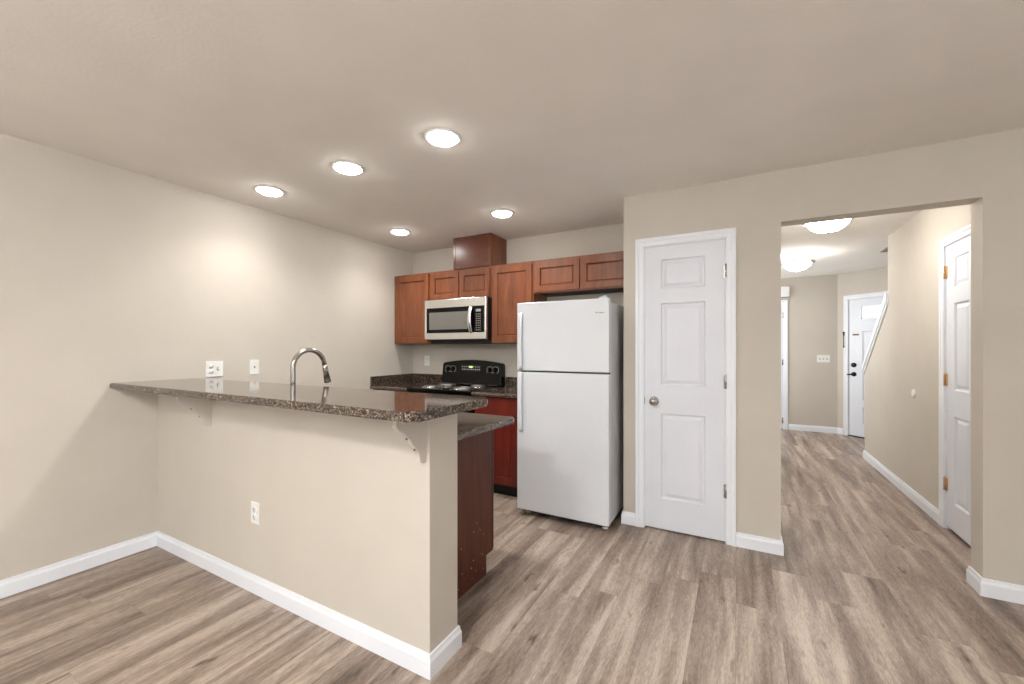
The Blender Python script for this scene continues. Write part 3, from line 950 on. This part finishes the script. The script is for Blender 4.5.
plate('outlet_plate', (XL, 1.625, 1.158), R(90), .116, ['duplex', 'toggle'], 'white double plate with outlet and switch on the left wall above the bar', 'outlet')
plate('jack_plate', (XL, 1.912, 1.160), R(90), .072, ['jack'], 'white single plate with one dark jack on the left wall', 'wall plate')
plate('outlet_plate', (-2.276, YP, 0.427), 0, .072, ['duplex'], 'white outlet low on the half wall below the bar', 'outlet')
plate('outlet_plate', (-3.186, YB, 1.166), 0, .072, ['duplex'], 'white outlet on the kitchen back wall left of the stove', 'outlet')
plate('switch_plate', (1.163, YF, 1.145), 0, .163, ['toggle'] * 3, 'white triple light switch on the far foyer wall', 'light switch')

# door chime
t = thing('door_chime', (0.665, YF, 2.215), 0, 'white door chime box on the far wall above the side casing', 'door chime')
B('plastic').box(-.058, .055, -.045, -.0005, -.08, .085).build('cover', t, bevel=.006)
B('vent').box(-.058, .055, -.04, -.001, -.088, -.0805).build('base', t)
# wall bumper
b = B('plastic').lathe([(0.036, -.0005), (0.036, -.006), (0.030, -.012), (0.020, -.014), (0.012, -.009), (0, -.007)], (0, 0, 0), 28, axis='Y')
o = b.build('wall_bumper', None, (XH1, 4.756, 0.925), R(-90))
tag(o, 'small round white door bumper on the hallway right wall', 'door bumper')


# ------------------------------------------------------------ lamps
def downlight(x, y, label):
    t = thing('recessed_light', (x, y, H), 0, label, 'ceiling light', 'recessed kitchen downlights')
    b = B('plastic').lathe([(0.078, -.004), (0.086, -.009), (0.096, -.006), (0.0985, -.0003)], n=40)
    b.build('trim_ring', t)
    b = B('lamp_on').lathe([(0.080, -.003), (0.074, -.014), (0.055, -.022), (0.03, -.026), (0.0, -.028)], n=40)
    b.build('diffuser', t)
    d = bpy.data.lights.new('downlight_beam', 'SPOT'); d.energy = 27; d.color = (1.0, 0.98, 0.93)
    d.spot_size = R(140); d.spot_blend = 1.0; d.shadow_soft_size = 0.05
    o = bpy.data.objects.new('downlight_beam', d); COL.objects.link(o); o.parent = t; o.location = (0, 0, -0.062)


downlight(-1.391, 1.765, 'round recessed downlight nearest the camera, largest of the five')
downlight(-2.142, 1.775, 'round recessed downlight above the middle of the bar')
downlight(-2.948, 1.765, 'round recessed downlight closest to the left wall')
downlight(-2.875, 2.99, 'round recessed downlight in front of the corner cabinet')
downlight(-1.733, 2.99, 'round recessed downlight to the right of the cherry vent box')


def dome(x, y, label, bowl='dome_on'):
    t = thing('flush_mount_light', (x, y, H), 0, label, 'ceiling light', 'hallway dome lights')
    b = B('nickel').lathe([(0.0, -.0005), (0.073, -.0005), (0.076, -.014), (0.070, -.020), (0.018, -.022), (0.014, -.030), (0.014, -.075), (0, -.078)], n=40)
    b.build('canopy', t)
    b = B('nickel').lathe([(0.138, -.090), (0.150, -.084), (0.172, -.080), (0.180, -.084), (0.180, -.092), (0.170, -.097), (0.148, -.100), (0.140, -.102)], n=48)
    b.build('rim', t)
    b = B(bowl).lathe([(0.146, -.088), (0.144, -.105), (0.134, -.128), (0.112, -.152), (0.078, -.172), (0.04, -.183), (0, -.186)], n=48)
    b.build('glass_bowl', t)
    B('bulb_on').lathe([(0, -.085), (0.02, -.090), (0.03, -.108), (0.02, -.128), (0, -.134)], (0.05, 0, 0), n=16).build('bulb', t)
    B('bulb_on').lathe([(0, -.085), (0.02, -.090), (0.03, -.108), (0.02, -.128), (0, -.134)], (-0.05, 0, 0), n=16).build('bulb', t)
    b = B('nickel').lathe([(0.009, -.183), (0.011, -.190), (0.007, -.198), (0, -.201)], n=16)
    b.build('finial', t)


dome(-0.87, -0.75, 'glowing dome ceiling light in the living room behind the camera', 'dome_bright')
dome(0.64, 4.17, 'glowing dome ceiling light in the hallway just past the opening')
dome(0.63, 6.08, 'glowing dome ceiling light with nickel rim farther down the foyer')
# added grille in place of the stairwell header edge, above the stairs
t = thing('stairwell_edge_standin', (1.60, 6.08, H), 0, 'grey grille standing in for the stairwell edge beyond the hallway right wall', 'vent')
b = B('vent'); b.sweep([(-.14, -.22), (-.14, .22), (.14, .22), (.14, -.22)], [(0, -.0004), (0, -.012), (.025, -.012), (.025, -.0004)], lambda p, h: (p[0], p[1], h), closed=True)
b.build('frame', t)
b = B('vent')
for i in range(12): b.box(-.11, .11, -.19 + i * .033, -.165 + i * .033, -.009, -.003)
b.build('slat', t)
